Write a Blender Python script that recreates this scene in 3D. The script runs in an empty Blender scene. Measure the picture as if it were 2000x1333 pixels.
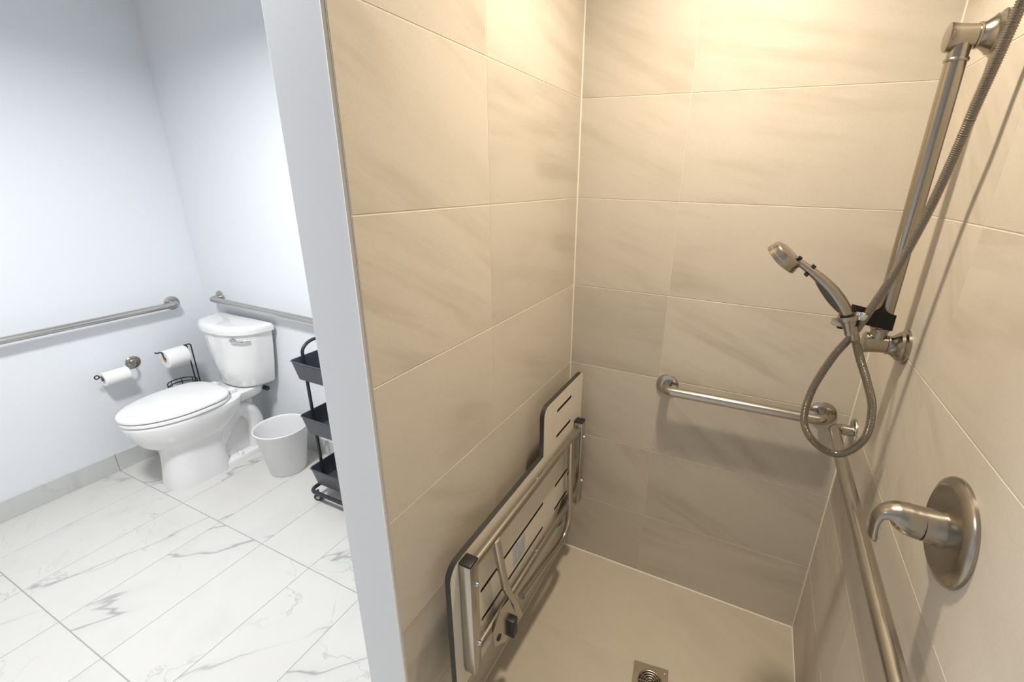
import bpy, bmesh, math, random
from mathutils import Vector, Matrix
random.seed(7)
PI = math.pi
SC = bpy.context.scene
COL = SC.collection

# ------------------------------------------------------------------ camera, world, lights, exposure
W = 0.938            # right wall of the shower
XL = -2.416          # left wall of the toilet room
YT = 0.020           # wall behind the toilet
YF = -0.976          # free end of the partition
XP = -0.131          # toilet side of the partition
YB = -3.0            # wall behind the camera
ZC = 2.45            # ceiling

cam_d = bpy.data.cameras.new('camera')
cam = bpy.data.objects.new('camera', cam_d); COL.objects.link(cam)
fw = Vector((-0.39111743, 0.85734333, -0.33464843))
rt = Vector((0.90645649, 0.42177028, 0.02112963))
up = Vector((-0.15926011, 0.29508008, 0.94210613))
m = Matrix((rt, up, -fw)).transposed().to_4x4()
m.translation = Vector((0.59116, -1.51043, 1.57704))
cam.matrix_world = m
cam_d.sensor_width = 36.0
cam_d.lens = 876.215 / 2000 * 36
cam_d.shift_x = (1000 - 1070.73) / 2000
cam_d.shift_y = (658.18 - 666.5) / 2000
cam_d.clip_start = 0.01
SC.camera = cam

wd = bpy.data.worlds.new('world'); SC.world = wd; wd.use_nodes = True
wd.node_tree.nodes['Background'].inputs[0].default_value = (0.8, 0.88, 1, 1)
wd.node_tree.nodes['Background'].inputs[1].default_value = 0.3

SC.view_settings.view_transform = 'Standard'
SC.view_settings.look = 'None'
SC.view_settings.gamma = 1
SC.view_settings.use_curve_mapping = False
SC.view_settings.exposure = 0.0

SHOWER_LAMP = (0.47, -0.46, ZC - 0.012)
BATH_LAMPS = [(-1.05, -1.15, ZC - 0.07)]
def area_light(name, loc, size, power, col, spread=180):
    d = bpy.data.lights.new(name, 'AREA'); d.shape = 'DISK'; d.size = size
    d.energy = power; d.color = col; d.spread = math.radians(spread)
    o = bpy.data.objects.new(name, d); COL.objects.link(o); o.location = loc
    return o
area_light('shower_light', SHOWER_LAMP, 0.10, 14.3, (1.0, 0.86, 0.665), 138)
area_light('bathroom_light', BATH_LAMPS[0], 0.30, 37, (0.985, 0.99, 1.0), 160)

# ------------------------------------------------------------------ materials
def new_mat(name):
    mt = bpy.data.materials.new(name); mt.use_nodes = True
    return mt, mt.node_tree.nodes, mt.node_tree.links, mt.node_tree.nodes['Principled BSDF']
def setp(b, **k):
    for n, v in k.items():
        n = n.replace('_', ' ')
        if n in b.inputs: b.inputs[n].default_value = v
def rgb(c): return (c[0], c[1], c[2], 1)
def simple(name, col, rough=0.5, metal=0.0, coat=0.0, bump=0.0, bscale=200.0, var=0.0):
    mt, N, L, b = new_mat(name)
    setp(b, Base_Color=rgb(col), Roughness=rough, Metallic=metal, Coat_Weight=coat)
    tc = N.new('ShaderNodeTexCoord')
    nz = N.new('ShaderNodeTexNoise'); nz.inputs['Scale'].default_value = bscale
    L.new(tc.outputs['Object'], nz.inputs['Vector'])
    if bump:
        bp = N.new('ShaderNodeBump'); bp.inputs['Strength'].default_value = bump; bp.inputs['Distance'].default_value = 0.001
        L.new(nz.outputs[0], bp.inputs['Height']); L.new(bp.outputs[0], b.inputs['Normal'])
    mr = N.new('ShaderNodeMapRange')
    mr.inputs['To Min'].default_value = max(0, rough - 0.04 - var); mr.inputs['To Max'].default_value = min(1, rough + 0.04 + var)
    L.new(nz.outputs[0], mr.inputs['Value']); L.new(mr.outputs[0], b.inputs['Roughness'])
    return mt
def math_node(N, L, op, a, b_=None, clamp=False):
    n = N.new('ShaderNodeMath'); n.operation = op; n.use_clamp = clamp
    for i, v in enumerate((a, b_)):
        if v is None: continue
        if isinstance(v, (int, float)): n.inputs[i].default_value = v
        else: L.new(v, n.inputs[i])
    return n.outputs[0]
def mixc(N, L, fac, a, b_):
    n = N.new('ShaderNodeMix'); n.data_type = 'RGBA'
    if isinstance(fac, (int, float)): n.inputs[0].default_value = fac
    else: L.new(fac, n.inputs[0])
    for i, v in ((6, a), (7, b_)):
        if isinstance(v, tuple): n.inputs[i].default_value = rgb(v)
        else: L.new(v, n.inputs[i])
    return n.outputs[2]
def ramp(N, L, x, lo, hi, t0=0.0, t1=1.0):
    n = N.new('ShaderNodeMapRange'); n.interpolation_type = 'SMOOTHSTEP'
    n.inputs['From Min'].default_value = lo; n.inputs['From Max'].default_value = hi
    n.inputs['To Min'].default_value = t0; n.inputs['To Max'].default_value = t1
    L.new(x, n.inputs['Value']); return n.outputs[0]
def noise(N, L, vec, scale, detail=4, rough=0.55, dist=0.0):
    n = N.new('ShaderNodeTexNoise'); n.inputs['Scale'].default_value = scale
    n.inputs['Detail'].default_value = detail; n.inputs['Roughness'].default_value = rough
    n.inputs['Distortion'].default_value = dist
    L.new(vec, n.inputs['Vector']); return n.outputs[0]
def tile_coords(N, L, ang0, ang1):
    tc = N.new('ShaderNodeTexCoord'); oi = N.new('ShaderNodeObjectInfo')
    off = N.new('ShaderNodeVectorMath'); off.operation = 'SCALE'; off.inputs[0].default_value = (37.0, 61.0, 23.0)
    L.new(oi.outputs['Random'], off.inputs['Scale'])
    ad = N.new('ShaderNodeVectorMath'); ad.operation = 'ADD'
    r = N.new('ShaderNodeVectorRotate'); r.rotation_type = 'Z_AXIS'
    a = N.new('ShaderNodeMapRange'); a.inputs['To Min'].default_value = ang0; a.inputs['To Max'].default_value = ang1
    fr = math_node(N, L, 'FRACT', math_node(N, L, 'MULTIPLY', oi.outputs['Random'], 7.31))
    L.new(fr, a.inputs['Value']); L.new(a.outputs[0], r.inputs['Angle'])
    L.new(tc.outputs['Object'], r.inputs['Vector'])
    L.new(r.outputs[0], ad.inputs[0]); L.new(off.outputs[0], ad.inputs[1])
    return ad.outputs[0], oi.outputs['Random']
def stretch(N, L, vec, s):
    n = N.new('ShaderNodeVectorMath'); n.operation = 'MULTIPLY'; n.inputs[1].default_value = s
    L.new(vec, n.inputs[0]); return n.outputs[0]

def stone_mat(name, base, streak, amount):
    mt, N, L, b = new_mat(name)
    v, rnd = tile_coords(N, L, -0.1, 0.75)
    s1 = noise(N, L, stretch(N, L, v, (1.0, 8.0, 1.0)), 1.5, 5, 0.62, 0.12)
    big = noise(N, L, v, 2.6, 2, 0.5)
    st = math_node(N, L, 'MULTIPLY', ramp(N, L, s1, 0.40, 0.72), ramp(N, L, big, 0.32, 0.62))
    cl = noise(N, L, v, 6.0, 5, 0.6)
    gr = noise(N, L, v, 260, 3, 0.7)
    c = mixc(N, L, math_node(N, L, 'MULTIPLY', st, amount), base, streak)
    c = mixc(N, L, ramp(N, L, cl, 0.35, 0.75, 0, 0.30), c, tuple(x * 0.90 for x in base))
    c = mixc(N, L, ramp(N, L, gr, 0.40, 0.80, 0, 0.22), c, streak)
    hs = N.new('ShaderNodeHueSaturation'); L.new(c, hs.inputs['Color'])
    tv = N.new('ShaderNodeMapRange'); tv.inputs['To Min'].default_value = 0.93; tv.inputs['To Max'].default_value = 1.07
    L.new(rnd, tv.inputs['Value']); L.new(tv.outputs[0], hs.inputs['Value'])
    L.new(hs.outputs[0], b.inputs['Base Color'])
    setp(b, Roughness=0.48)
    bp = N.new('ShaderNodeBump'); bp.inputs['Strength'].default_value = 0.18; bp.inputs['Distance'].default_value = 0.001
    L.new(gr, bp.inputs['Height']); L.new(bp.outputs[0], b.inputs['Normal'])
    return mt
def marble_mat(name, base, dark=1.0, rough=0.22):
    mt, N, L, b = new_mat(name)
    v, rnd = tile_coords(N, L, 0.25, 0.75)
    vs = stretch(N, L, v, (3.4, 1.0, 1.0))
    n1 = noise(N, L, vs, 0.55, 5, 0.48, 0.35)
    d1 = math_node(N, L, 'ABSOLUTE', math_node(N, L, 'SUBTRACT', n1, 0.5))
    thin = ramp(N, L, d1, 0.0, 0.0075, 1, 0)
    wide = ramp(N, L, d1, 0.0, 0.045, 1, 0)
    n2 = noise(N, L, stretch(N, L, v, (1.0, 1.8, 1.0)), 1.5, 6, 0.55, 1.2)
    d2 = math_node(N, L, 'ABSOLUTE', math_node(N, L, 'SUBTRACT', n2, 0.47))
    thin2 = ramp(N, L, d2, 0.0, 0.009, 1, 0)
    gate = ramp(N, L, noise(N, L, v, 1.6, 2, 0.5), 0.34, 0.52)
    gate2 = ramp(N, L, noise(N, L, v, 2.2, 2, 0.5, 0.3), 0.47, 0.62)
    c = mixc(N, L, math_node(N, L, 'MULTIPLY', wide, math_node(N, L, 'MULTIPLY', gate, 0.22)), base, (0.52, 0.54, 0.53))
    c = mixc(N, L, math_node(N, L, 'MULTIPLY', thin, math_node(N, L, 'MULTIPLY', gate, 0.75)), c, (0.30, 0.31, 0.30))
    c = mixc(N, L, math_node(N, L, 'MULTIPLY', thin2, math_node(N, L, 'MULTIPLY', gate2, 0.55)), c, (0.42, 0.41, 0.38))
    cl = noise(N, L, v, 4.0, 4, 0.6)
    c = mixc(N, L, ramp(N, L, cl, 0.48, 0.80, 0, 0.35), c, tuple(x * 0.82 for x in base))
    L.new(c, b.inputs['Base Color'])
    setp(b, Roughness=rough)
    return mt
def brushed(name, col, rough, axis_scale=(1, 1, 60)):
    mt, N, L, b = new_mat(name)
    setp(b, Base_Color=rgb(col), Metallic=1.0, Roughness=rough)
    tc = N.new('ShaderNodeTexCoord')
    n1 = noise(N, L, tc.outputs['Object'], 900, 1, 0.5)
    L.new(ramp(N, L, n1, 0.3, 0.7, rough - 0.01, rough + 0.01), b.inputs['Roughness'])
    return mt

M = {}
M['stone'] = stone_mat('shower_stone', (0.575, 0.525, 0.455), (0.40, 0.35, 0.28), 0.72)
M['stone_floor'] = stone_mat('shower_floor_stone', (0.55, 0.495, 0.41), (0.44, 0.385, 0.31), 0.40)
M['stone_grout'] = simple('cream_grout', (0.62, 0.575, 0.495), 0.8, bump=0.2)
M['caulk'] = simple('cream_caulk', (0.78, 0.73, 0.64), 0.5)
M['marble'] = marble_mat('marble_tile', (0.66, 0.645, 0.61))
M['marble_base'] = marble_mat('grey_marble_base', (0.60, 0.62, 0.60))
M['floor_grout'] = simple('grey_grout', (0.36, 0.36, 0.34), 0.85, bump=0.2)
M['paint'] = simple('white_paint', (0.80, 0.825, 0.86), 0.55, bump=0.05, bscale=500)
M['ceil'] = simple('ceiling_paint', (0.86, 0.86, 0.86), 0.8)
M['nickel'] = brushed('brushed_nickel', (0.38, 0.35, 0.30), 0.24)
M['steel'] = brushed('brushed_steel', (0.49, 0.465, 0.42), 0.23)
M['steel_b'] = brushed('satin_steel', (0.50, 0.49, 0.465), 0.28)
M['hose'] = brushed('hose_metal', (0.32, 0.285, 0.24), 0.28)
M['chrome'] = simple('chrome', (0.62, 0.66, 0.70), 0.12, 1.0)
M['porcelain'] = simple('porcelain', (0.84, 0.84, 0.83), 0.10, 0, 0.4)
M['seatplast'] = simple('toilet_seat_plastic', (0.86, 0.86, 0.85), 0.22)
M['binplast'] = simple('bin_plastic', (0.84, 0.84, 0.84), 0.42)
M['paper'] = simple('tissue_paper', (0.88, 0.88, 0.87), 0.9, bump=0.3, bscale=300)
M['card'] = simple('cardboard_core', (0.45, 0.36, 0.26), 0.9)
M['blackmetal'] = simple('black_powder_coat', (0.022, 0.024, 0.030), 0.42)
M['cartgrey'] = simple('charcoal_powder_coat', (0.055, 0.060, 0.075), 0.38)
M['wire'] = simple('dark_bronze_wire', (0.045, 0.045, 0.050), 0.4, 0.6)
M['blackplast'] = simple('black_plastic', (0.012, 0.012, 0.013), 0.45)
M['strap'] = simple('black_hook_loop_fabric', (0.008, 0.008, 0.012), 0.95, bump=0.8, bscale=900)
M['phenolic'] = simple('cream_phenolic', (0.72, 0.665, 0.575), 0.35)
M['core'] = simple('dark_phenolic_core', (0.035, 0.033, 0.030), 0.5, var=0.1)
M['rubber'] = simple('grey_rubber', (0.10, 0.10, 0.095), 0.6)
M['knob'] = simple('ivory_plastic', (0.62, 0.58, 0.46), 0.4)
M['wheel'] = simple('caster_black', (0.03, 0.03, 0.033), 0.4)
M['wheelgrey'] = simple('caster_hub', (0.55, 0.55, 0.55), 0.4)
M['dark'] = simple('opening_shade_black', (0.01, 0.01, 0.01), 0.6)  # near-black colour painting the shade inside the drain and bracket hole
M['drain'] = brushed('drain_steel', (0.42, 0.37, 0.30), 0.33)
def emis(name, col, s):
    mt, N, L, b = new_mat(name)
    setp(b, Base_Color=rgb(col), Emission_Color=rgb(col), Emission_Strength=s); return mt
M['lampglow_w'] = emis('warm_lamp_lens', (1.0, 0.80, 0.55), 6)
M['lampglow_c'] = emis('cool_lamp_lens', (0.86, 0.93, 1.0), 6)
def sticker_mat():
    mt, N, L, b = new_mat('printed_sticker')
    tc = N.new('ShaderNodeTexCoord'); sp = N.new('ShaderNodeSeparateXYZ'); L.new(tc.outputs['Object'], sp.inputs[0])
    w = math_node(N, L, 'FRACT', math_node(N, L, 'MULTIPLY', sp.outputs['Z'], 110.0))
    bars = math_node(N, L, 'LESS_THAN', w, 0.42)
    nn = noise(N, L, stretch(N, L, tc.outputs['Object'], (1, 160, 30)), 1.0, 2)
    k = math_node(N, L, 'MULTIPLY', bars, math_node(N, L, 'GREATER_THAN', nn, 0.47))
    L.new(mixc(N, L, math_node(N, L, 'MULTIPLY', k, 0.7), (0.50, 0.56, 0.62), (0.16, 0.20, 0.27)), b.inputs['Base Color'])
    setp(b, Roughness=0.35); return mt
M['sticker'] = sticker_mat()

# ------------------------------------------------------------------ mesh helpers
def bm_new(): return bmesh.new()
def add_box(bm, lo, hi, bev=0.0, seg=2):
    lo = Vector(lo); hi = Vector(hi)
    r = bmesh.ops.create_cube(bm, size=1.0)
    vs = r['verts']
    for v in vs:
        v.co = Vector((lo[i] + (v.co[i] + 0.5) * (hi[i] - lo[i]) for i in range(3)))
    if bev:
        es = list({e for v in vs for e in v.link_edges})
        bmesh.ops.bevel(bm, geom=es, offset=bev, segments=seg, affect='EDGES', profile=0.5)
def loft(bm, rings, cap0=True, cap1=True, closed=True):
    R = [[bm.verts.new(c) for c in ring] for ring in rings]
    n = len(R[0])
    for a, b in zip(R[:-1], R[1:]):
        for i in range(n if closed else n - 1):
            j = (i + 1) % n
            try: bm.faces.new((a[i], a[j], b[j], b[i]))
            except ValueError: pass
    if cap0: bm.faces.new(list(reversed(R[0])))
    if cap1: bm.faces.new(R[-1])
    return R
def catmull(pts, n=8):
    P = [Vector(p) for p in pts]
    P = [P[0] * 2 - P[1]] + P + [P[-1] * 2 - P[-2]]
    out = []
    for i in range(1, len(P) - 2):
        p0, p1, p2, p3 = P[i - 1:i + 3]
        for k in range(n):
            t = k / n
            out.append(0.5 * ((2 * p1) + (p2 - p0) * t + (2 * p0 - 5 * p1 + 4 * p2 - p3) * t * t + (3 * p1 - p0 - 3 * p2 + p3) * t ** 3))
    out.append(P[-2]); return out
def resample(pts, step):
    out = [pts[0].copy()]; acc = 0.0
    for a, b in zip(pts[:-1], pts[1:]):
        d = (b - a).length
        if d < 1e-9: continue
        t = step - acc
        while t <= d:
            out.append(a.lerp(b, t / d)); t += step
        acc = (acc + d) % step
    return out
def fillet(pts, r, n=6):
    P = [Vector(p) for p in pts]; out = [P[0]]
    for a, b, c in zip(P[:-2], P[1:-1], P[2:]):
        u = (a - b).normalized(); w = (c - b).normalized()
        ang = u.angle(w)
        if ang > PI - 0.02: out.append(b); continue
        d = min(r / math.tan(ang / 2), (a - b).length * 0.49, (c - b).length * 0.49)
        rr = d * math.tan(ang / 2)
        ctr = b + (u + w).normalized() * (rr / math.sin(ang / 2))
        s = b + u * d - ctr; e = b + w * d - ctr
        for k in range(n + 1):
            out.append(ctr + s.normalized().slerp(e.normalized(), k / n) * rr)
    out.append(P[-1]); return out
def add_tube(bm, pts, r, n=16, caps=True, flat=1.0, closed=False):
    P = [Vector(p) for p in pts]
    rad = r if isinstance(r, (list, tuple)) else [r] * len(P)
    T = []
    for i in range(len(P)):
        a = P[(i - 1) % len(P)] if closed else P[max(i - 1, 0)]
        b = P[(i + 1) % len(P)] if closed else P[min(i + 1, len(P) - 1)]
        T.append((b - a).normalized())
    ref = Vector((0, 0, 1)) if abs(T[0].z) < 0.9 else Vector((0, 1, 0))
    u = (ref - T[0] * ref.dot(T[0])).normalized()
    rings = []
    for p, t, q in zip(P, T, rad):
        u = (u - t * u.dot(t)).normalized(); w = t.cross(u)
        q2 = q if isinstance(q, (tuple, list)) else (q, q * flat)
        rings.append([p + u * (math.cos(2 * PI * k / n) * q2[0]) + w * (math.sin(2 * PI * k / n) * q2[1]) for k in range(n)])
    if closed: rings.append(rings[0])
    loft(bm, rings, caps and not closed, caps and not closed)
    if closed: bmesh.ops.remove_doubles(bm, verts=bm.verts, dist=1e-6)
def add_lathe(bm, prof, origin, axis, n=32, cap0=True, cap1=True):
    a = Vector(axis).normalized(); o = Vector(origin)
    ref = Vector((0, 0, 1)) if abs(a.z) < 0.9 else Vector((0, 1, 0))
    u = (ref - a * ref.dot(a)).normalized(); w = a.cross(u)
    rings = [[o + a * h + u * (math.cos(2 * PI * k / n) * r) + w * (math.sin(2 * PI * k / n) * r) for k in range(n)] for h, r in prof]
    loft(bm, rings, cap0, cap1)
def add_ball(bm, c, r, sc=(1, 1, 1), seg=16):
    rr = bmesh.ops.create_uvsphere(bm, u_segments=seg, v_segments=seg // 2, radius=1)
    for v in rr['verts']: v.co = Vector((c[i] + v.co[i] * r * sc[i] for i in range(3)))
def wloc(o):
    v = Vector(o.location)
    while o.parent: o = o.parent; v += Vector(o.location)
    return v
def obj(name, bm, mat, parent=None, loc=None, smooth=35, mats=None):
    bmesh.ops.recalc_face_normals(bm, faces=bm.faces)
    me = bpy.data.meshes.new(name)
    base = wloc(parent) if parent else Vector(loc or (0, 0, 0))
    if base.length: bmesh.ops.translate(bm, verts=bm.verts, vec=-base)
    bm.to_mesh(me); bm.free()
    for mt in (mats or [mat]): me.materials.append(M[mt])
    if smooth:
        for pl in me.polygons: pl.use_smooth = True
        me.set_sharp_from_angle(angle=math.radians(smooth))
    o = bpy.data.objects.new(name, me); COL.objects.link(o)
    if parent: o.parent = parent
    else: o.location = base
    return o
def tag(o, label, cat, group=None, kind=None):
    if label: o['label'] = label
    if cat: o['category'] = cat
    if group: o['group'] = group
    if kind: o['kind'] = kind
    return o
def thing(name, label, cat, loc, group=None):
    o = bpy.data.objects.new(name, None); COL.objects.link(o); o.location = loc
    o.empty_display_size = 0.05
    return tag(o, label, cat, group)
def struct(name, bm, mat, label, cat, smooth=0):
    return tag(obj(name, bm, mat, smooth=smooth), label, cat, kind='structure')

# ------------------------------------------------------------------ tiles (each a part of its wall or floor)
TILE_CACHE = {}
def tile_mesh(w, h, mat, t=0.008):
    key = (round(w, 4), round(h, 4), mat)
    if key in TILE_CACHE: return TILE_CACHE[key]
    c = 0.0007
    vs, x, y = [], w / 2, h / 2
    for (ix, z) in ((0, -t), (0, -c), (c, 0)):
        vs += [(-x + ix, -y + ix, z), (x - ix, -y + ix, z), (x - ix, y - ix, z), (-x + ix, y - ix, z)]
    fs = [(8, 9, 10, 11)]
    for k in (0, 4):
        for i in range(4):
            j = (i + 1) % 4; fs.append((k + i, k + j, k + 4 + j, k + 4 + i))
    me = bpy.data.meshes.new('tile'); me.from_pydata(vs, [], fs); me.update()
    me.materials.append(M[mat]); TILE_CACHE[key] = me
    return me
def place_tile(parent, centre, xdir, ydir, w, h, mat, name='tile'):
    o = bpy.data.objects.new(name, tile_mesh(w, h, mat)); COL.objects.link(o); o.parent = parent
    x = Vector(xdir); y = Vector(ydir); z = x.cross(y)
    mm = Matrix((x, y, z)).transposed().to_4x4(); mm.translation = Vector(centre)
    o.matrix_local = mm
    return o
ZR = [0.0] + [0.2934 + 0.305 * k for k in range(8)] + [ZC]
GAP = 0.0022
def tile_wall(parent, origin, xdir, cuts, gap=GAP):
    x = Vector(xdir); z = Vector((0, 0, 1)); o = Vector(origin)
    for a, b in zip(cuts[:-1], cuts[1:]):
        for c, d in zip(ZR[:-1], ZR[1:]):
            if d - c < 0.03: continue
            place_tile(parent, o + x * ((a + b) / 2) + z * ((c + d) / 2), x, z, b - a - gap, d - c - gap, 'stone')

# ------------------------------------------------------------------ setting
bm = bm_new(); add_box(bm, (XL - 0.1, YB - 0.1, -0.12), (W + 0.11, YT + 0.1, -0.009))
floor = struct('floor', bm, 'floor_grout', 'white marble-look tile floor of the bathroom with grey veins', 'floor')
bm = bm_new(); add_box(bm, (XL, YB, -0.009), (XP - 0.0, YT, -0.0007)); add_box(bm, (XP, YB, -0.009), (W, YF, -0.0007))
obj('grout', bm, 'floor_grout', floor, smooth=0)
XJ = [-1.5152 + 0.3019 * k for k in range(-2, 9)]
YJ = [-2.87, -2.30, -1.735, -1.1648, -0.6003]
def clipgrid(x0, x1, y0, y1):
    xs = [x0] + [v for v in XJ if x0 + 0.03 < v < x1 - 0.03] + [x1]
    ys = [y0] + [v for v in YJ if y0 + 0.03 < v < y1 - 0.03] + [y1]
    for a, b in zip(xs[:-1], xs[1:]):
        for c, d in zip(ys[:-1], ys[1:]):
            place_tile(floor, ((a + b) / 2, (c + d) / 2, 0), (1, 0, 0), (0, 1, 0), b - a - 0.0026, d - c - 0.0034, 'marble')
clipgrid(XL, XP, YB, YT); clipgrid(XP, W, YB, YF)

bm = bm_new(); add_box(bm, (-0.012, YF, -0.0088), (W + 0.011, 0.011, -0.0007))
sfloor = struct('floor_shower', bm, 'stone_floor', 'beige stone-look tile floor of the shower around the square drain', 'floor')
for (c, d) in ((-0.393, 0.0), (YF, -0.393)):
    place_tile(sfloor, (W / 2, (c + d) / 2, 0), (1, 0, 0), (0, 1, 0), W - 0.002, d - c - 0.0010, 'stone_floor')

bm = bm_new(); add_box(bm, (XL - 0.1, YB - 0.1, ZC), (W + 0.11, YT + 0.1, ZC + 0.1))
struct('ceiling', bm, 'ceil', 'plain white ceiling above the bathroom and shower', 'ceiling')
bm = bm_new(); add_box(bm, (XL - 0.1, YB - 0.1, 0), (XL, YT + 0.1, ZC))
struct('wall_left', bm, 'paint', 'white painted wall carrying the long grab bar beside the toilet', 'wall')
bm = bm_new(); add_box(bm, (XL, YT, 0), (XP, YT + 0.1, ZC))
struct('wall_back', bm, 'paint', 'white painted wall behind the toilet tank', 'wall')
bm = bm_new(); add_box(bm, (XL, YB - 0.1, 0), (W + 0.11, YB, ZC))
struct('wall_front', bm, 'paint', 'white painted wall facing the toilet from across the room', 'wall')

bm = bm_new(); add_box(bm, (XP, YF, 0), (-0.009, YT + 0.1, ZC), 0.0015, 2)
wp = struct('wall_partition', bm, 'paint', 'partition wall with white painted end, tiled beige on the shower side', 'wall')
bm = bm_new(); add_box(bm, (-0.009, YF + 0.0005, 0), (-0.0007, 0.009, ZC)); obj('grout', bm, 'stone_grout', wp, smooth=0)
tile_wall(wp, (0, 0, 0), (0, 1, 0), [YF, -0.5656, 0.0])
bm = bm_new(); add_box(bm, (-0.009, 0.009, 0), (W + 0.11, YT + 0.1, ZC))
ws = struct('wall_shower_back', bm, 'paint', 'beige tiled wall at the far end of the shower behind the short grab bar', 'wall')
bm = bm_new(); add_box(bm, (0, 0.0007, 0), (W, 0.009, ZC)); obj('grout', bm, 'stone_grout', ws, smooth=0)
tile_wall(ws, (0, 0, 0), (1, 0, 0), [0.0, 0.3448, W])
bm = bm_new(); add_box(bm, (W + 0.009, YB, 0), (W + 0.11, 0.009, ZC))
wr = struct('wall_right', bm, 'paint', 'beige tiled shower wall carrying the round valve and the slide bar', 'wall')
bm = bm_new(); add_box(bm, (W + 0.0007, -1.675, 0), (W + 0.009, 0.0007, ZC)); obj('grout', bm, 'stone_grout', wr, smooth=0)
tile_wall(wr, (W, 0, 0), (0, -1, 0), [0.0, 0.475, 1.075, 1.675])

# caulk beads in the shower corners
def bead(name, pts, r, label):
    bm = bm_new(); add_tube(bm, pts, r, 8)
    tag(obj(name, bm, 'caulk'), label, 'caulk', kind='structure')
bead('trim_1', [(0.0005, -0.0005, 0), (0.0005, -0.0005, ZC)], 0.0032, 'cream caulk line up the corner between the seat wall and back wall')
bead('trim_2', [(W - 0.0005, -0.0005, 0), (W - 0.0005, -0.0005, ZC)], 0.0026, 'cream caulk line up the corner between back wall and valve wall')
bead('trim_3', [(0, -0.0005, 0.0005), (W, -0.0005, 0.0005)], 0.0045, 'cream caulk line along the foot of the shower back wall')
bead('trim_4', [(W - 0.0005, 0, 0.0005), (W - 0.0005, YF, 0.0005)], 0.0035, 'cream caulk line along the foot of the valve wall')
bead('trim_5', [(0.0005, 0, 0.0005), (0.0005, YF, 0.0005)], 0.0022, 'cream caulk line along the foot of the wall below the folding seat')
bead('trim_6', [(-0.006, YF, 0), (-0.006, YF, ZC)], 0.0035, 'rough caulk line where partition tiles meet the white painted end')

# baseboards (grey marble pieces)
def baseboard(name, label, pieces):
    root = tag(bpy.data.objects.new(name, None), label, 'baseboard', kind='structure'); COL.objects.link(root)
    root.location = pieces[0][0]
    for lo, hi in pieces:
        bm = bm_new(); add_box(bm, lo, hi, 0.001, 1); obj('baseboard_tile', bm, 'marble_base', root, smooth=0)
baseboard('baseboard_left', 'grey marble tile baseboard along the long grab bar wall',
          [((XL, a, 0.0), (XL + 0.011, b, 0.103)) for a, b in ((YT - 0.622 - 1.8, -1.776), (-1.774, -1.1755), (-1.1735, -0.601), (-0.599, YT))])
baseboard('baseboard_back', 'pale marble tile baseboard on the wall behind the toilet',
          [((a, YT - 0.011, 0.0), (b, YT, 0.103)) for a, b in ((XL + 0.011, -1.826), (-1.824, -1.226), (-1.224, -0.626), (-0.624, XP))])

# ------------------------------------------------------------------ ceiling lamps
t = thing('recessed_downlight', 'warm recessed downlight in the ceiling above the shower', 'light', (SHOWER_LAMP[0], SHOWER_LAMP[1], ZC - 0.006))
bm = bm_new(); add_lathe(bm, [(0, 0.052), (-0.004, 0.056), (-0.006, 0.062), (-0.005, 0.075), (0.006, 0.078)], t.location, (0, 0, 1), 40, False, False)
obj('trim_ring', bm, 'ceil', t)
bm = bm_new(); add_lathe(bm, [(0.002, 0.052), (0.004, 0.05)], t.location, (0, 0, 1), 40)
obj('lens', bm, 'lampglow_w', t)
for c, nm in zip(BATH_LAMPS, ('in the toilet room',)):
    t = thing('ceiling_lamp', 'round flush white ceiling lamp ' + nm, 'light', (c[0], c[1], ZC))
    bm = bm_new(); add_lathe(bm, [(0, 0.17), (-0.035, 0.17), (-0.04, 0.165)], t.location, (0, 0, 1), 40); obj('housing', bm, 'ceil', t)
    bm = bm_new(); add_lathe(bm, [(-0.040, 0.16), (-0.052, 0.152), (-0.058, 0.12), (-0.060, 0.001)], t.location, (0, 0, 1), 40); obj('diffuser', bm, 'lampglow_c', t)

# ------------------------------------------------------------------ grab bars
def flange_prof(r): return [(0, r), (0.003, r), (0.0055, r * 0.97), (0.007, r * 0.90), (0.007, 0.018)]
def grab_bar(label, a, b, nrm, off=0.055, r=0.016, fr=0.039, mat='steel', group=None):
    a = Vector(a); b = Vector(b); n = Vector(nrm)
    root = thing('grab_bar', label, 'grab bar', a, group)
    bm = bm_new()
    add_tube(bm, fillet([a + n * 0.002, a + n * off, b + n * off, b + n * 0.002], 0.032, 10), r, 24)
    obj('bar', bm, mat, root)
    for p in (a, b):
        bm = bm_new(); add_lathe(bm, flange_prof(fr), p, n, 40); obj('flange', bm, mat, root)
    return root
grab_bar('short steel grab bar on the shower back wall, below the hand shower', (0.377, 0, 0.886), (0.861, 0, 0.893), (0, -1, 0))
grab_bar('long steel grab bar running along the valve wall toward the viewer', (W, -0.072, 0.886), (W, -0.99, 0.878), (-1, 0, 0), off=0.054)
grab_bar('long steel grab bar on the white wall above both paper rolls', (XL, -0.153, 0.851), (XL, -1.22, 0.846), (1, 0, 0), mat='steel_b')
grab_bar('steel grab bar on the white wall above the toilet tank', (-2.245, YT, 0.868), (-1.33, YT, 0.862), (0, -1, 0), mat='steel_b')

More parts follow.
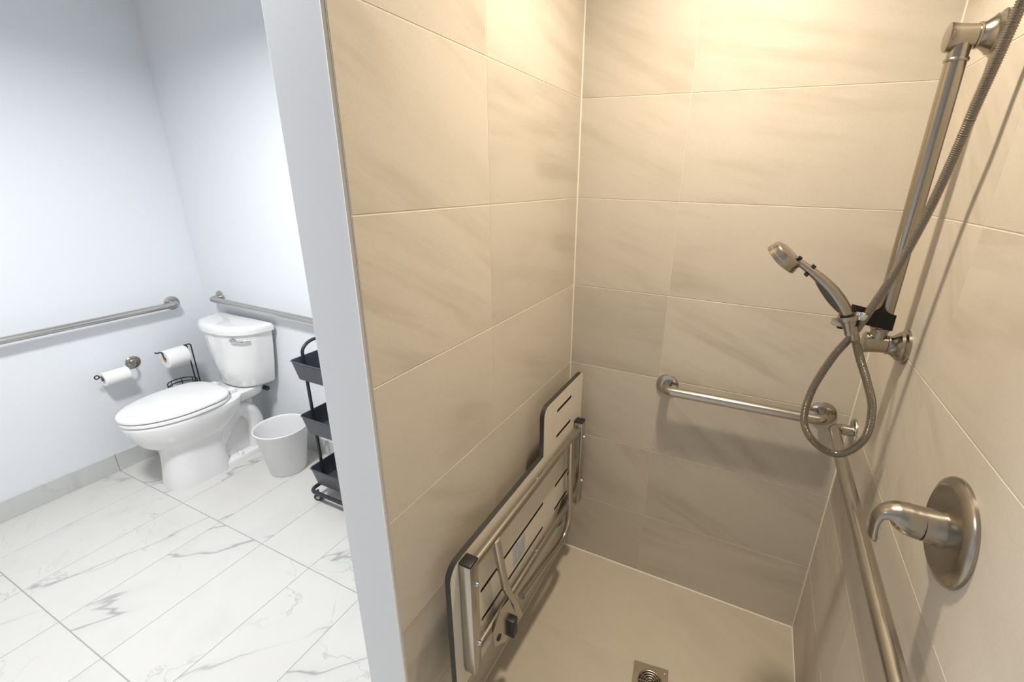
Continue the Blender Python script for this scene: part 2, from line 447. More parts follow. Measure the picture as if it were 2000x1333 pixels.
# ------------------------------------------------------------------ slide bar with flared wall posts
SB = Vector((W - 0.058, -0.283, 0))
def slide_bar():
    root = thing('shower_slide_bar', 'vertical brushed nickel slide bar with flared wall posts on the valve wall', 'slide bar', (W, SB.y, 1.225))
    bm = bm_new(); add_tube(bm, [(SB.x, SB.y, 1.225), (SB.x, SB.y, 1.845)], 0.0175, 28); obj('bar', bm, 'nickel', root)
    for z in (1.225, 1.845):
        o = (W, SB.y, z)
        bm = bm_new()
        add_lathe(bm, [(0, 0.040), (0.006, 0.040), (0.009, 0.037), (0.010, 0.034), (0.016, 0.033), (0.018, 0.030), (0.028, 0.0225), (0.033, 0.0205),
                       (0.034, 0.0225), (0.0375, 0.0225), (0.0385, 0.020), (0.05, 0.0205), (0.066, 0.0225), (0.079, 0.0250), (0.082, 0.0245), (0.0845, 0.020), (0.0855, 0.010)], o, (-1, 0, 0), 40)
        obj('wall_post', bm, 'nickel', root)
    for z in (1.806, 1.262):
        bm = bm_new(); add_lathe(bm, [(-0.0035, 0.0175), (-0.003, 0.0195), (0, 0.0205), (0.003, 0.0195), (0.0035, 0.0175)], (SB.x, SB.y, z), (0, 0, 1), 32, False, False)
        obj('collar_ring', bm, 'nickel', root)
slide_bar()

# ------------------------------------------------------------------ hand shower, holder, strap, hose
HX, HY = 0.798, -0.392
def hand_shower():
    root = thing('hand_shower', 'brushed nickel hand shower tilted out from the slide bar', 'hand shower', (HX, HY, 1.285))
    path = catmull([(0.668, HY, 1.4205), (0.683, HY, 1.412), (0.706, HY, 1.397), (0.729, HY, 1.380), (0.752, HY, 1.360), (0.771, HY, 1.339), (0.785, HY, 1.319), (0.790, HY, 1.309)], 5)
    n = len(path)
    prof = [(0, .0085), (0.2, .0095), (0.4, .0125), (0.6, .0150), (0.8, .0150), (0.93, .0135), (1, .0130)]
    def interp(t):
        for (a, ra), (b, rb) in zip(prof[:-1], prof[1:]):
            if a <= t <= b: return ra + (rb - ra) * (t - a) / (b - a)
        return prof[-1][1]
    bm = bm_new(); add_tube(bm, path, [(interp(i / (n - 1)) * 0.9, interp(i / (n - 1))) for i in range(n)], 20)
    hd = obj('handle', bm, 'nickel', root)
    # dark grip on the underside
    under = Vector((-0.62, 0, -0.72))
    seg = path[int(n * 0.36):int(n * 0.93)]; k = len(seg)
    bm = bm_new(); add_tube(bm, [q + under * (0.0035 + 0.0065 * math.sin(PI * i / (k - 1))) for i, q in enumerate(seg)],
                            [(0.0025 + 0.0085 * math.sin(PI * i / (k - 1)) ** 0.7, 0.0025 + 0.0100 * math.sin(PI * i / (k - 1)) ** 0.7) for i in range(k)], 14)
    obj('grip', bm, 'rubber', hd)
    c = Vector((0.6495, HY, 1.4245)); ax = Vector((-0.64, 0.10, -0.76)).normalized()
    bm = bm_new(); add_lathe(bm, [(-0.0150, 0.008), (-0.0145, 0.026), (-0.011, 0.034), (-0.006, 0.0365), (0.003, 0.0375), (0.004, 0.0385), (0.012, 0.0395), (0.0135, 0.037), (0.0135, 0.030)], c, ax, 36)
    head = obj('spray_head', bm, 'nickel', root)
    bm = bm_new(); add_lathe(bm, [(0.0130, 0.031), (0.0150, 0.030), (0.0165, 0.024), (0.0165, 0.004)], c, ax, 32); obj('spray_face', bm, 'rubber', head)
    for q in ((0.6785, HY - 0.003, 1.4240), (0.7075, HY - 0.002, 1.4080), (0.6970, HY - 0.003, 1.3900)):
        bm = bm_new(); add_box(bm, Vector(q) - Vector((.0042, .006, .0036)), Vector(q) + Vector((.0042, .006, .0036)), 0.0012)
        bmesh.ops.rotate(bm, verts=bm.verts, cent=q, matrix=Matrix.Rotation(math.radians(36), 3, 'Y')); obj('mode_button', bm, 'blackplast', root)
    bm = bm_new(); add_lathe(bm, [(-0.002, 0.0138), (0.004, 0.0138), (0.004, 0.012), (-0.002, 0.012)], (0.7900, HY, 1.3110), (0.35, 0, -0.94), 24); obj('seam_ring', bm, 'blackplast', root)
hand_shower()
def holder():
    root = thing('shower_holder', 'brushed nickel cone bracket with ivory knob gripping the hand shower foot', 'holder', (HX, HY, 1.27))
    bm = bm_new(); add_lathe(bm, [(0, 0.0195), (0.006, 0.0205), (0.011, 0.019), (0.013, 0.0150), (0.033, 0.0105), (0.044, 0.0100)], (0.7910, HY, 1.3095), (0.30, 0, -0.95), 28)
    obj('cone', bm, 'nickel', root)
    bm = bm_new(); add_tube(bm, [(0.815 + 0.011 * math.cos(2 * PI * k / 20), HY + 0.004 + 0.011 * math.sin(2 * PI * k / 20), 1.310) for k in range(20)], [(0.0065, 0.0025)] * 20, 8, closed=True)
    obj('clip', bm, 'chrome', root)
    bm = bm_new(); add_tube(bm, [(0.790, HY + 0.012, 1.288), (0.772, HY + 0.014, 1.289), (0.766, HY + 0.014, 1.290)], [0.009, 0.0095, 0.006], 16)
    obj('knob', bm, 'knob', root)
    bm = bm_new(); add_box(bm, (0.779, HY + 0.010, 1.274), (0.804, HY + 0.034, 1.306), 0.003); obj('clamp_block', bm, 'blackplast', root)
holder()
def strap():
    A = Vector((SB.x, SB.y, 0)); B = Vector((0.820, -0.352, 0))
    d = (A - B).normalized(); nn = Vector((-d.y, d.x, 0)); r = 0.0215
    loop = []
    for k in range(15):
        t = -PI / 2 + PI * k / 14; loop.append(A + d * (math.cos(t) * r) + nn * (math.sin(t) * r))
    for k in range(11):
        t = PI / 2 + PI * k / 10; loop.append(B + d * (math.cos(t) * 0.017) + nn * (math.sin(t) * 0.017))
    cen = (A + B) / 2
    def z0(p): return 1.2815 + (p - A).dot(d) * -0.26
    out = [(p - cen) * 1.0 + cen for p in loop]
    bm = bm_new(); n = len(loop); rings = []
    for p in loop:
        o = (p - cen).normalized() * 0.0028
        z = z0(p)
        rings.append([p + Vector((0, 0, z - 0.0185)), p + o + Vector((0, 0, z - 0.0185)), p + o + Vector((0, 0, z + 0.0185)), p + Vector((0, 0, z + 0.0185))])
    rings.append(rings[0]); loft(bm, rings, False, False); bmesh.ops.remove_doubles(bm, verts=bm.verts, dist=1e-6)
    tag(obj('fabric_strap', bm, 'strap', loc=(SB.x, SB.y, 1.27)), 'black fabric strap tied round the slide bar and shower holder', 'strap')
strap()
def hose():
    pts = [(W - 0.006, -0.47, 2.05), (0.918, -0.462, 2.02), (0.909, -0.452, 1.94), (0.905, -0.443, 1.854), (0.900, -0.430, 1.781), (0.893, -0.420, 1.706), (0.889, -0.400, 1.625), (0.881, -0.388, 1.544), (0.869, -0.380, 1.469),
           (0.853, -0.376, 1.394), (0.830, -0.374, 1.316), (0.813, -0.370, 1.261), (0.787, -0.367, 1.200), (0.763, -0.365, 1.109), (0.763, -0.365, 1.025), (0.799, -0.368, 0.975),
           (0.849, -0.374, 0.965), (0.886, -0.380, 1.021), (0.883, -0.385, 1.100), (0.861, -0.388, 1.160), (0.834, -0.390, 1.217), (0.813, -0.391, 1.268), (0.807, -0.392, 1.281)]
    path = resample(catmull(pts, 24), 0.0009)
    rad = []
    for i in range(len(path)):
        ph = (i * 0.0009 / 0.0036) % 1.0
        rad.append(0.0088 - 0.0012 * (1 if ph < 0.28 else 0))
    root = thing('shower_hose', 'ribbed metal shower hose hanging in a loop before the grab bars', 'hose', pts[-1])
    bm = bm_new(); add_tube(bm, path, rad, 14); obj('ribbed_tube', bm, 'hose', root, smooth=20)
    bm = bm_new(); add_lathe(bm, [(0, 0.0098), (0.03, 0.0098), (0.032, 0.0085)], (0.8035, HY, 1.287), (0.36, 0, -0.93), 20); obj('hose_nut', bm, 'nickel', root)
    bm = bm_new(); add_lathe(bm, [(0, 0.030), (0.005, 0.029), (0.008, 0.012), (0.02, 0.012)], (W, -0.47, 2.05), (-1, 0, 0), 28); obj('wall_elbow', bm, 'nickel', root)
hose()

# ------------------------------------------------------------------ valve
def valve():
    V = Vector((W, -0.733, 1.069))
    root = thing('shower_valve', 'round brushed nickel shower valve with curved lever handle', 'valve', V)
    ax = (-1, 0, 0)
    bm = bm_new(); add_lathe(bm, [(0, 0.0845), (0.005, 0.0845), (0.0085, 0.082), (0.0135, 0.071), (0.0145, 0.068), (0.0145, 0.028)], V, ax, 64); obj('escutcheon', bm, 'nickel', root)
    bm = bm_new(); add_lathe(bm, [(0.0140, 0.030), (0.016, 0.030), (0.024, 0.0275), (0.040, 0.0265)], V, ax, 40); obj('sleeve', bm, 'nickel', root)
    bm = bm_new(); add_lathe(bm, [(0.0395, 0.0258), (0.0425, 0.0258)], V, ax, 40); obj('seam_ring', bm, 'blackplast', root)
    P = [(0.042, 0, 0), (0.052, 0, 0.001), (0.064, 0, 0.004), (0.076, 0, 0.0065), (0.086, -0.001, 0.006), (0.0945, -0.002, 0.000), (0.0985, -0.003, -0.013), (0.0983, -0.004, -0.029), (0.0963, -0.004, -0.043), (0.0930, -0.004, -0.050)]
    Rr = [(0.0268, 0.0268), (0.0262, 0.0265), (0.0240, 0.0250), (0.0190, 0.022), (0.0120, 0.0175), (0.0078, 0.0140), (0.0060, 0.0130), (0.0056, 0.0125), (0.0066, 0.0125), (0.0040, 0.009)]
    path = catmull([V + Vector((-a, b, c)) for a, b, c in P], 5)
    rr = []
    for i in range(len(path)):
        f = i / 5; k = min(int(f), len(Rr) - 2); t = f - k
        rr.append(tuple(Rr[k][j] * (1 - t) + Rr[k + 1][j] * t for j in (0, 1)))
    bm = bm_new(); add_tube(bm, path, rr, 28); hd = obj('lever_handle', bm, 'nickel', root, smooth=60)
    bm = bm_new(); add_ball(bm, V + Vector((-0.071, -0.0175, -0.005)), 0.0034, seg=10); obj('set_screw', bm, 'blackplast', hd)
valve()

# ------------------------------------------------------------------ folding seat
def panel_mesh(outline, holes, t):
    cu = bpy.data.curves.new('seat_panel', 'CURVE'); cu.dimensions = '2D'; cu.fill_mode = 'BOTH'; cu.extrude = t / 2
    for loop in [outline] + holes:
        s = cu.splines.new('POLY'); s.points.add(len(loop) - 1); s.use_cyclic_u = True
        for p, q in zip(s.points, loop): p.co = (q[0], q[1], 0, 1)
    ob = bpy.data.objects.new('seat_panel', cu)
    COL.objects.link(ob); bpy.context.view_layer.update()
    me = bpy.data.meshes.new_from_object(ob.evaluated_get(bpy.context.evaluated_depsgraph_get()))
    bpy.data.objects.remove(ob); bpy.data.curves.remove(cu)
    bm = bm_new(); bm.from_mesh(me); bpy.data.meshes.remove(me)
    return bm
def rounded(poly, radii, n=8):
    out = []
    for i, p in enumerate(poly):
        a = Vector(poly[i - 1]); b = Vector(p); c = Vector(poly[(i + 1) % len(poly)]); r = radii[i]
        if r <= 0: out.append(tuple(b)); continue
        u = (a - b).normalized(); w = (c - b).normalized()
        s = b + u * r; e = b + w * r; ctr = s + w * r
        for k in range(n + 1):
            t = PI / 2 * k / n; q = ctr - w * (r * math.cos(t)) - u * (r * math.sin(t)); out.append(tuple(q))
    return out
def folding_seat():
    root = thing('folding_shower_seat', 'cream slatted shower seat with steel frame folded up against the partition', 'shower seat', (0.0, -0.47, 0.30))
    FX = 0.070; TH = 0.0155
    poly = [(-0.884, 0.295), (-0.045, 0.295), (-0.045, 0.893), (-0.384, 0.893), (-0.384, 0.722), (-0.884, 0.722)]
    out = rounded(poly, [0.03, 0.03, 0.02, 0.034, 0.0, 0.042])
    holes = []
    for (a, b, z) in ((-0.283, -0.155, 0.838), (-0.283, -0.155, 0.740), (-0.283, -0.155, 0.535), (-0.283, -0.155, 0.432), (-0.765, -0.378, 0.535), (-0.765, -0.378, 0.432)):
        h = 0.0055
        holes.append(rounded([(a, z - h), (b, z - h), (b, z + h), (a, z + h)], [0.0054] * 4, 4))
    bm = panel_mesh(out, holes, TH)
    for v in bm.verts: v.co = Vector((FX - TH / 2 + v.co.z, v.co.x, v.co.y))
    bm.normal_update()
    bmesh.ops.recalc_face_normals(bm, faces=bm.faces)
    for f in bm.faces: f.material_index = 0 if abs(f.normal.x) > 0.5 else 1
    obj('seat_panel', bm, None, root, smooth=0, mats=['phenolic', 'core'])
    for y, zb in ((-0.835, 0.352), (-0.103, 0.345)):
        bm = bm_new(); add_box(bm, (FX + 0.002, y - 0.017, zb), (FX + 0.034, y + 0.017 + 0.004 * (y > -0.5), 0.712), 0.0022)
        post = obj('support_arm', bm, 'steel', root)
        bm = bm_new(); add_box(bm, (FX + 0.001, y - 0.018, 0.711), (FX + 0.035, y + 0.018, 0.719), 0.003); obj('end_cap', bm, 'blackplast', post)
        for z in (0.645, 0.445):
            bm = bm_new(); add_lathe(bm, [(0, 0.0055), (0.003, 0.0055), (0.006, 0.004), (0.007, 0.0015)], (FX + 0.034, y + (0.006 if y < -.5 else 0.008), z), (1, 0, 0), 14); obj('bolt', bm, 'chrome', post)
    for z in (0.690, 0.405):
        bm = bm_new(); add_tube(bm, [(0.089, -0.822, z), (0.089, -0.12, z)], 0.0128, 20); tb = obj('cross_tube', bm, 'steel', root)
        bm = bm_new(); add_lathe(bm, [(0, 0.006), (0.003, 0.0055), (0.005, 0.003)], (0.0905, -0.47, z + 0.0118), (0.25, 0, 1), 12); obj('bolt', bm, 'chrome', tb)
    bm = bm_new(); add_tube(bm, fillet([(0.096, -0.726, 0.690), (0.100, -0.688, 0.495), (0.104, -0.615, 0.305)], 0.07, 8), 0.0120, 18); obj('brace_leg', bm, 'steel', root)
    bm = bm_new(); add_tube(bm, fillet([(0.096, -0.207, 0.690), (0.100, -0.205, 0.330), (0.098, -0.245, 0.285), (0.096, -0.585, 0.345)], 0.05, 8), 0.0118, 18); obj('brace_leg', bm, 'steel', root)
    def plate(yz, x0, x1, name, mt):
        bm = bm_new(); loft(bm, [[(x0, y, z) for y, z in yz], [(x1, y, z) for y, z in yz]]); return obj(name, bm, mt, root, smooth=0)
    br = plate([(-0.765, 0.405), (-0.725, 0.445), (-0.655, 0.430), (-0.620, 0.360), (-0.640, 0.300), (-0.700, 0.290), (-0.760, 0.345)], 0.102, 0.106, 'hinge_bracket', 'steel')
    bm = bm_new(); add_lathe(bm, [(0, 0.010), (0.0025, 0.0095), (0.003, 0.004)], (0.106, -0.735, 0.352), (1, 0, 0), 16); obj('pivot_hole_shade', bm, 'dark', br)  # solid black disc on the bracket, painting the shade of a hole
    bm = bm_new(); add_box(bm, (0.094, -0.680, 0.288), (0.122, -0.655, 0.352), 0.002); obj('rubber_stop', bm, 'blackplast', root)
    br = plate([(-0.290, 0.405), (-0.240, 0.445), (-0.185, 0.430), (-0.165, 0.360), (-0.190, 0.310), (-0.280, 0.350)], 0.076, 0.080, 'hinge_bracket', 'steel')
    for y in (-0.70, -0.23):
        bm = bm_new(); add_box(bm, (0.001, y - 0.03, 0.34), (0.056, y + 0.03, 0.40), 0.003); obj('wall_mount', bm, 'steel', root)
    bm = bm_new(); loft(bm, [[(x, y, z) for y, z in ((-0.588, 0.452), (-0.512, 0.448), (-0.512, 0.522), (-0.588, 0.526))] for x in (FX, FX + 0.0006)])
    st = obj('label_sticker', bm, 'sticker', root, smooth=0); st['label'] = 'pale blue printed sticker'
folding_seat()

# ------------------------------------------------------------------ drain
def drain():
    c = Vector((0.497, -0.428, 0.0)); h = 0.0575; a = math.radians(8)
    root = thing('floor_drain', 'square metal floor drain with round perforated grate in the shower floor', 'drain', c)
    R = Matrix.Rotation(a, 3, 'Z'); n = 48; ri = 0.040
    def sq(t):
        x, y = math.cos(t), math.sin(t); k = h / max(abs(x), abs(y)); return Vector((x * k, y * k, 0))
    bm = bm_new(); z = 0.0028
    ang = [2 * PI * (k + 0.5) / n - PI / 4 * 0 for k in range(n)]
    ang = [PI / 4 + 2 * PI * k / n for k in range(n)]
    rings = [[c + R @ (sq(t) + Vector((0, 0, zz))) for t in ang] for zz in (0.0, z)]
    rings.append([c + R @ Vector((ri * math.cos(t), ri * math.sin(t), z)) for t in ang])
    rings.append([c + R @ Vector((ri * math.cos(t), ri * math.sin(t), 0.0004)) for t in ang])
    loft(bm, rings, False, False); obj('plate', bm, 'drain', root, smooth=0)
    bm = bm_new(); add_lathe(bm, [(0.0003, 0.0405), (0.0007, 0.0405)], c, (0, 0, 1), 48); obj('sump_shade', bm, 'dark', root)  # flat black disc under the grate, painting the shade of the hollow
    for r in (0.038, 0.030, 0.022, 0.014, 0.006):
        bm = bm_new(); add_tube(bm, [c + Vector((r * math.cos(2 * PI * k / 40), r * math.sin(2 * PI * k / 40), 0.0019)) for k in range(40)], [(0.0009, 0.0014)] * 40, 6, closed=True); obj('grate_ring', bm, 'drain', root)
    for k in range(10):
        t = 2 * PI * k / 10 + 0.2; d = Vector((math.cos(t), math.sin(t), 0))
        bm = bm_new(); add_tube(bm, [c + d * 0.005 + Vector((0, 0, .0018)), c + d * 0.039 + Vector((0, 0, .0018))], (0.0013), 6); obj('grate_spoke', bm, 'drain', root)
    for sx in (-1, 1):
        q = c + R @ Vector((sx * 0.046, sx * 0.044, z))
        bm = bm_new(); add_lathe(bm, [(0, 0.0045), (0.001, 0.004), (0.0014, 0.002)], q, (0, 0, 1), 14); obj('screw', bm, 'chrome', root)
drain()

# ------------------------------------------------------------------ toilet
TX = -2.012
def oval(z, hw, yf, yb, ym, ef=2.0, eb=3.0, n=48, cx=TX):
    out = []
    for k in range(n):
        t = 2 * PI * k / n; c, s = math.cos(t), math.sin(t)
        e = ef if s < 0 else eb
        x = hw * math.copysign(abs(c) ** (2 / e), c)
        L = (ym - yf) if s < 0 else (yb - ym)
        y = ym + L * math.copysign(abs(s) ** (2 / e), s)
        out.append((cx + x, y, z))
    return out
def tank_ring(z, hw, yb, yf, e=2.5, n=28):
    out = [(TX + hw, yb, z)]
    for k in range(n + 1):
        t = PI * k / n; c, s = math.cos(t), math.sin(t)
        out.append((TX + hw * math.copysign(abs(c) ** (2 / e), c), yb - 0.004 + (yf - yb) * (abs(s) ** (2 / e)), z))
    out.append((TX - hw, yb, z))
    return out
def toilet():
    root = thing('toilet', 'white two-piece toilet with closed lid in the corner', 'toilet', (TX, -0.3, 0.0))
    bm = bm_new()
    loft(bm, [oval(0.0, 0.112, -0.572, -0.29, -0.42, 2.8, 4, cx=TX + 0.006), oval(0.03, 0.111, -0.570, -0.29, -0.42, 2.8, 4, cx=TX + 0.006), oval(0.10, 0.104, -0.560, -0.29, -0.42, 2.7, 4, cx=TX + 0.006),
              oval(0.18, 0.100, -0.552, -0.28, -0.42, 2.5, 4, cx=TX + 0.005), oval(0.225, 0.104, -0.560, -0.26, -0.42, 2.3, 4, cx=TX + 0.003), oval(0.25, 0.122, -0.590, -0.235, -0.42, 2.2, 3.6),
              oval(0.275, 0.142, -0.618, -0.21, -0.42, 2.15, 3.4), oval(0.32, 0.161, -0.643, -0.18, -0.42, 2.1, 3.2), oval(0.36, 0.174, -0.658, -0.16, -0.42, 2.05, 3.2),
              oval(0.39, 0.180, -0.664, -0.15, -0.42, 2.0, 3.2), oval(0.403, 0.179, -0.663, -0.15, -0.42, 2.0, 3.2), oval(0.408, 0.172, -0.656, -0.155, -0.42, 2.0, 3.2)])
    obj('bowl', bm, 'porcelain', root, smooth=50)
    bm = bm_new()
    loft(bm, [oval(0.0, 0.108, -0.42, -0.055, -0.2, 4, 4), oval(0.026, 0.107, -0.42, -0.056, -0.2, 4, 4), oval(0.034, 0.100, -0.42, -0.062, -0.2, 4, 4)])
    loft(bm, [oval(0.03, 0.055, -0.40, -0.075, -0.2, 4, 4), oval(0.37, 0.055, -0.40, -0.075, -0.2, 4, 4)])
    obj('foot', bm, 'porcelain', root, smooth=50)
    bm = bm_new()
    loft(bm, [oval(0.335, 0.085, -0.33, -0.05, -0.2, 4, 5), oval(0.36, 0.112, -0.34, -0.035, -0.2, 4, 5), oval(0.385, 0.126, -0.35, -0.028, -0.2, 4, 5), oval(0.408, 0.130, -0.35, -0.025, -0.2, 4, 5), oval(0.414, 0.124, -0.345, -0.03, -0.2, 4, 5)])
    obj('tank_shelf', bm, 'porcelain', root, smooth=50)
    for s in (-1, 1):
        bm = bm_new()
        pth = catmull([(TX + s * 0.045, -0.36, 0.10), (TX + s * 0.052, -0.315, 0.16), (TX + s * 0.056, -0.265, 0.235), (TX + s * 0.056, -0.205, 0.288), (TX + s * 0.056, -0.140, 0.270), (TX + s * 0.056, -0.108, 0.200), (TX + s * 0.054, -0.112, 0.115), (TX + s * 0.050, -0.120, 0.02)], 6)
        add_tube(bm, pth, 0.045, 20); obj('trapway', bm, 'porcelain', root, smooth=60)
        bm = bm_new(); add_lathe(bm, [(0, 0.015), (0.010, 0.0145), (0.018, 0.011), (0.021, 0.004)], (TX + s * 0.088, -0.235, 0.032), (0, 0, 1), 18); obj('bolt_cap', bm, 'seatplast', root)
    # seat ring and lid
    def slab(z0, z1, hw, yf, yb, ym, rnd):
        return [oval(z0, hw - rnd, yf + rnd, yb - rnd, ym, 2.0, 3.2, 64), oval(z0 + rnd * .6, hw, yf, yb, ym, 2.0, 3.2, 64), oval(z1 - rnd, hw, yf, yb, ym, 2.0, 3.2, 64),
                oval(z1 - rnd * 0.3, hw - rnd * .5, yf + rnd * .5, yb - rnd * .5, ym, 2.0, 3.2, 64), oval(z1, hw - rnd * 1.8, yf + rnd * 1.8, yb - rnd * 1.5, ym, 2.0, 3.2, 64)]
    bm = bm_new(); loft(bm, slab(0.411, 0.431, 0.186, -0.668, -0.225, -0.41, 0.005)); obj('seat_ring', bm, 'seatplast', root, smooth=50)
    bm = bm_new(); r = slab(0.4345, 0.4535, 0.187, -0.671, -0.222, -0.41, 0.006); r.append(oval(0.456, 0.10, -0.56, -0.28, -0.41, 2, 3.2, 64)); loft(bm, r); obj('seat_lid', bm, 'seatplast', root, smooth=50)
    for s in (-1, 1):
        bm = bm_new(); add_box(bm, (TX + s * 0.078 - 0.022, -0.222, 0.410), (TX + s * 0.078 + 0.022, -0.186, 0.438), 0.006, 3); obj('hinge', bm, 'seatplast', root)
    bm = bm_new()
    loft(bm, [tank_ring(0.416, 0.140, -0.012, -0.145), tank_ring(0.424, 0.160, -0.010, -0.160), tank_ring(0.435, 0.168, -0.008, -0.167), tank_ring(0.55, 0.193, -0.006, -0.176), tank_ring(0.66, 0.212, -0.006, -0.182), tank_ring(0.742, 0.222, -0.006, -0.186)])
    obj('tank', bm, 'porcelain', root, smooth=50)
    bm = bm_new()
    loft(bm, [tank_ring(0.742, 0.226, -0.002, -0.190), tank_ring(0.747, 0.236, 0.0, -0.199), tank_ring(0.768, 0.237, 0.0, -0.200), tank_ring(0.779, 0.234, -0.002, -0.197), tank_ring(0.786, 0.226, -0.006, -0.188), tank_ring(0.788, 0.19, -0.02, -0.16)])
    obj('tank_lid', bm, 'porcelain', root, smooth=50)
    # flush lever at upper front of the tank
    def tf(x, z, off):   # point on bowed tank front
        hw = 0.215; u = min(abs(x - TX) / hw, 0.999)
        return Vector((x, -0.010 - 0.178 * (1 - u ** 2.5) ** 0.4 - off, z))
    a = tf(-1.880, 0.716, 0.0)
    bm = bm_new(); add_lathe(bm, [(0, 0.017), (0.006, 0.016), (0.010, 0.012), (0.012, 0.005)], a, (0.35, -1, 0), 20); lv = obj('lever_base', bm, 'chrome', root)
    bm = bm_new(); add_tube(bm, catmull([tf(-1.886, 0.717, 0.013), tf(-1.865, 0.712, 0.016), tf(-1.838, 0.707, 0.018), tf(-1.814, 0.707, 0.020)], 5), [(0.008, 0.004)] * 6 + [(0.0065, 0.004)] * 5 + [(0.010, 0.004)] * 5, 12); obj('flush_lever', bm, 'chrome', lv)
    # tank bolt under the shelf
    bm = bm_new(); add_box(bm, (TX + 0.095, -0.055, 0.372), (TX + 0.150, -0.035, 0.392), 0.004); obj('tank_bolt', bm, 'blackplast', root)
toilet()

# ------------------------------------------------------------------ waste bin
def bin_():
    c = Vector((-1.612, -0.172, 0.0))
    root = thing('waste_bin', 'small white round waste bin between toilet and cart', 'bin', c)
    bm = bm_new()
    add_lathe(bm, [(0.0, 0.001), (0.0, 0.088), (0.004, 0.092), (0.26, 0.128), (0.266, 0.134), (0.270, 0.134), (0.272, 0.131), (0.268, 0.127), (0.26, 0.1255), (0.008, 0.090), (0.006, 0.001)], c, (0, 0, 1), 56, False, False)
    obj('bin_body', bm, 'binplast', root, smooth=40)
bin_()

# ------------------------------------------------------------------ rolling cart
def cart():
    x0, x1, y0, y1 = -1.250, -0.860, -0.300, -0.030
    root = thing('rolling_cart', 'black three-tier rolling cart half hidden behind the partition end', 'cart', ((x0 + x1) / 2, (y0 + y1) / 2, 0.0))
    def rr(ax, bx, ay, by, z, r=0.022):
        return [(p[0], p[1], z) for p in rounded([(ax, ay), (bx, ay), (bx, by), (ax, by)], [r] * 4, 5)]
    for zt in (0.772, 0.490, 0.196):
        zb = zt - 0.092; d = 0.016
        bm = bm_new()
        loft(bm, [rr(x0 + d, x1 - d, y0 + d, y1 - d, zb), rr(x0 + 0.002, x1 - 0.002, y0 + 0.002, y1 - 0.002, zt - 0.004), rr(x0 - 0.001, x1 + 0.001, y0 - 0.001, y1 + 0.001, zt - 0.002),
                  rr(x0, x1, y0, y1, zt), rr(x0 + 0.004, x1 - 0.004, y0 + 0.004, y1 - 0.004, zt), rr(x0 + 0.005, x1 - 0.005, y0 + 0.005, y1 - 0.005, zt - 0.004), rr(x0 + d + 0.003, x1 - d - 0.003, y0 + d + 0.003, y1 - d - 0.003, zb + 0.003)])
        obj('tray', bm, 'cartgrey', root, smooth=40)
    for sx, xx in ((-1, x0 + 0.016), (1, x1 - 0.016)):
        pts = [(xx, -0.237, 0.062), (xx, -0.237, 0.76)]
        arch = [(xx, -0.165 - 0.072 * math.cos(PI * k / 14), 0.79 + 0.048 * math.sin(PI * k / 14)) for k in range(15)]
        pts = pts + arch + [(xx, -0.093, 0.76), (xx, -0.093, 0.062)]
        bm = bm_new(); add_tube(bm, pts, 0.0075, 14); obj('side_frame', bm, 'blackmetal', root)
    bm = bm_new()
    base = [Vector((p[0], p[1], 0.066)) for p in rounded([(x0 - 0.008, y0 - 0.006), (x1 + 0.008, y0 - 0.006), (x1 + 0.008, y1 + 0.006), (x0 - 0.008, y1 + 0.006)], [0.035] * 4, 6)]
    add_tube(bm, base, 0.0095, 12, closed=True); obj('base_frame', bm, 'blackmetal', root)
    for xx in (x0 + 0.018, x1 - 0.018):
        for yy in (y0 + 0.016, y1 - 0.016):
            bm = bm_new(); add_lathe(bm, [(-0.009, 0.008), (-0.009, 0.019), (-0.007, 0.0215), (0.007, 0.0215), (0.009, 0.019), (0.009, 0.008)], (xx, yy, 0.0216), (0.5, -0.85, 0), 24); cs = obj('caster', bm, 'wheel', root)
            bm = bm_new(); add_lathe(bm, [(-0.0115, 0.009), (0.0115, 0.009)], (xx, yy, 0.0216), (0.5, -0.85, 0), 16); obj('hub', bm, 'wheelgrey', cs)
            bm = bm_new(); add_tube(bm, [(xx, yy, 0.040), (xx, yy, 0.062)], 0.0055, 10); obj('stem', bm, 'blackmetal', cs)
cart()

# ------------------------------------------------------------------ paper rolls and their holders
def roll(label, a, b, r, ri=0.0195):
    a = Vector(a); b = Vector(b); ax = (b - a); L = ax.length
    root = thing('toilet_paper_roll', label, 'paper roll', a, 'toilet paper rolls')
    bm = bm_new(); add_lathe(bm, [(0.0, ri), (0.0, r - 0.003), (0.003, r), (L - 0.003, r), (L, r - 0.003), (L, ri), (0.0, ri)], a, ax, 40, False, False)
    bmesh.ops.remove_doubles(bm, verts=bm.verts, dist=1e-6); obj('paper', bm, 'paper', root)
    bm = bm_new(); add_lathe(bm, [(0.001, ri), (0.001, ri - 0.0012), (L - 0.001, ri - 0.0012), (L - 0.001, ri), (0.001, ri)], a, ax, 32, False, False)
    bmesh.ops.remove_doubles(bm, verts=bm.verts, dist=1e-6); obj('core_tube', bm, 'card', root)
SX = -2.282
roll('fat toilet paper roll on the dark wire stand behind the toilet', (SX, -0.315, 0.582), (SX, -0.208, 0.582), 0.050)
roll('thin toilet paper roll on the wall holder under the long grab bar', (XL + 0.070, -0.566, 0.549), (XL + 0.070, -0.458, 0.549), 0.036)
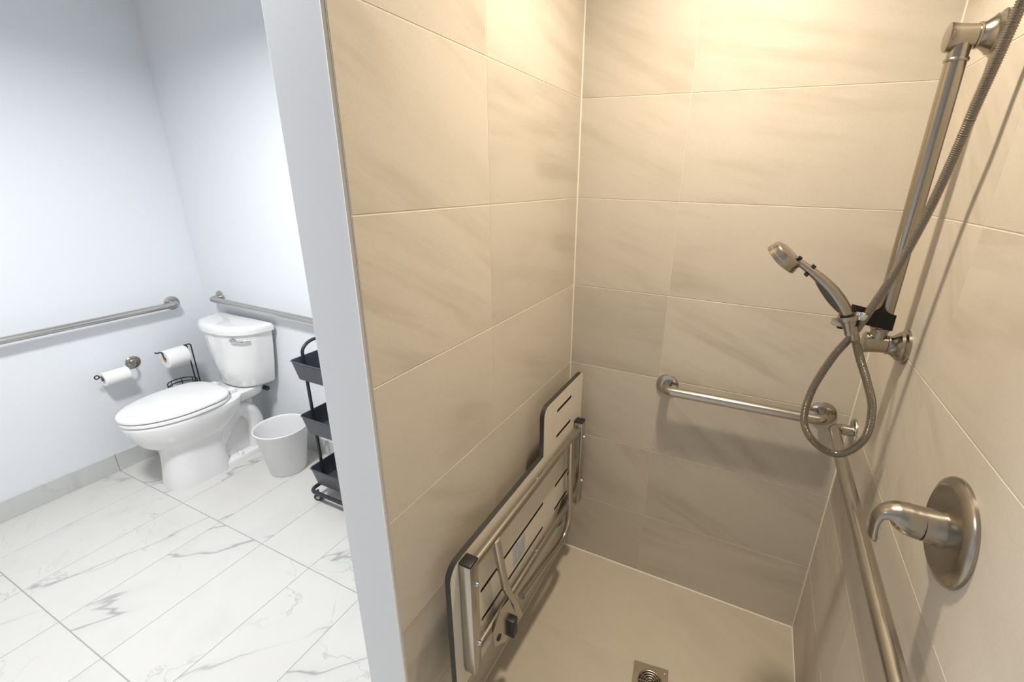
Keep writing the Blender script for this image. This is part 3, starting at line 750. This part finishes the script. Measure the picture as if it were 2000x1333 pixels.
def stand():
    root = thing('toilet_paper_stand', 'dark wire toilet paper stand between toilet and white wall', 'paper stand', (SX, -0.185, 0.0))
    for dy in (0.0, 0.020):
        bm = bm_new(); add_tube(bm, fillet([(SX, -0.196 + dy, 0.012), (SX, -0.196 + dy, 0.627 + 0.006 * (dy > 0)), (SX, -0.212, 0.632)], 0.012, 6), 0.0034, 10); obj('upright', bm, 'wire', root)
    zz = 0.600
    bm = bm_new(); add_tube(bm, catmull([(SX, -0.196, 0.628), (SX, -0.207, 0.612), (SX, -0.215, zz - 0.002), (SX, -0.26, zz - 0.0025), (SX, -0.312, zz - 0.002), (SX, -0.318, 0.615), (SX, -0.324, 0.628), (SX, -0.338, 0.628), (SX, -0.350, 0.634)], 6), 0.0036, 10); obj('arm', bm, 'wire', root)
    c = Vector((SX, -0.262, 0))
    for z, r in ((0.425, 0.068), (0.405, 0.068), (0.010, 0.078)):
        bm = bm_new(); add_tube(bm, [c + Vector((r * math.cos(2 * PI * k / 32), r * math.sin(2 * PI * k / 32), z)) for k in range(32)], 0.0032, 8, closed=True); obj('ring', bm, 'wire', root)
    for k in range(8):
        t = 2 * PI * (k + .5) / 8; q = c + Vector((0.068 * math.cos(t), 0.068 * math.sin(t), 0))
        bm = bm_new(); add_tube(bm, [q + Vector((0, 0, 0.010)), q + Vector((0, 0, 0.425))], 0.0022, 8); obj('basket_wire', bm, 'wire', root)
stand()
def wall_holder():
    A = Vector((XL, -0.402, 0.574)); x = XL + 0.070; za = 0.5665
    root = thing('toilet_paper_holder', 'wall-mounted nickel toilet paper holder with round flange', 'paper holder', A)
    bm = bm_new(); add_lathe(bm, [(0, 0.034), (0.004, 0.034), (0.007, 0.031), (0.009, 0.026), (0.0095, 0.018), (0.013, 0.014), (0.014, 0.010)], A, (1, 0, 0), 36); obj('flange', bm, 'nickel', root)
    bm = bm_new(); add_tube(bm, fillet([A, A + Vector((0.048, -0.012, -0.004)), (x, -0.440, za), (x, -0.575, za)], 0.016, 6), 0.0052, 12); arm = obj('arm', bm, 'nickel', root)
    bm = bm_new(); add_tube(bm, [(x, -0.585 - 0.009 * math.cos(2 * PI * k / 18), za + 0.004 + 0.009 * math.sin(2 * PI * k / 18)) for k in range(18)], 0.0030, 8, closed=True); obj('end_ring', bm, 'wire', arm)
wall_holder()
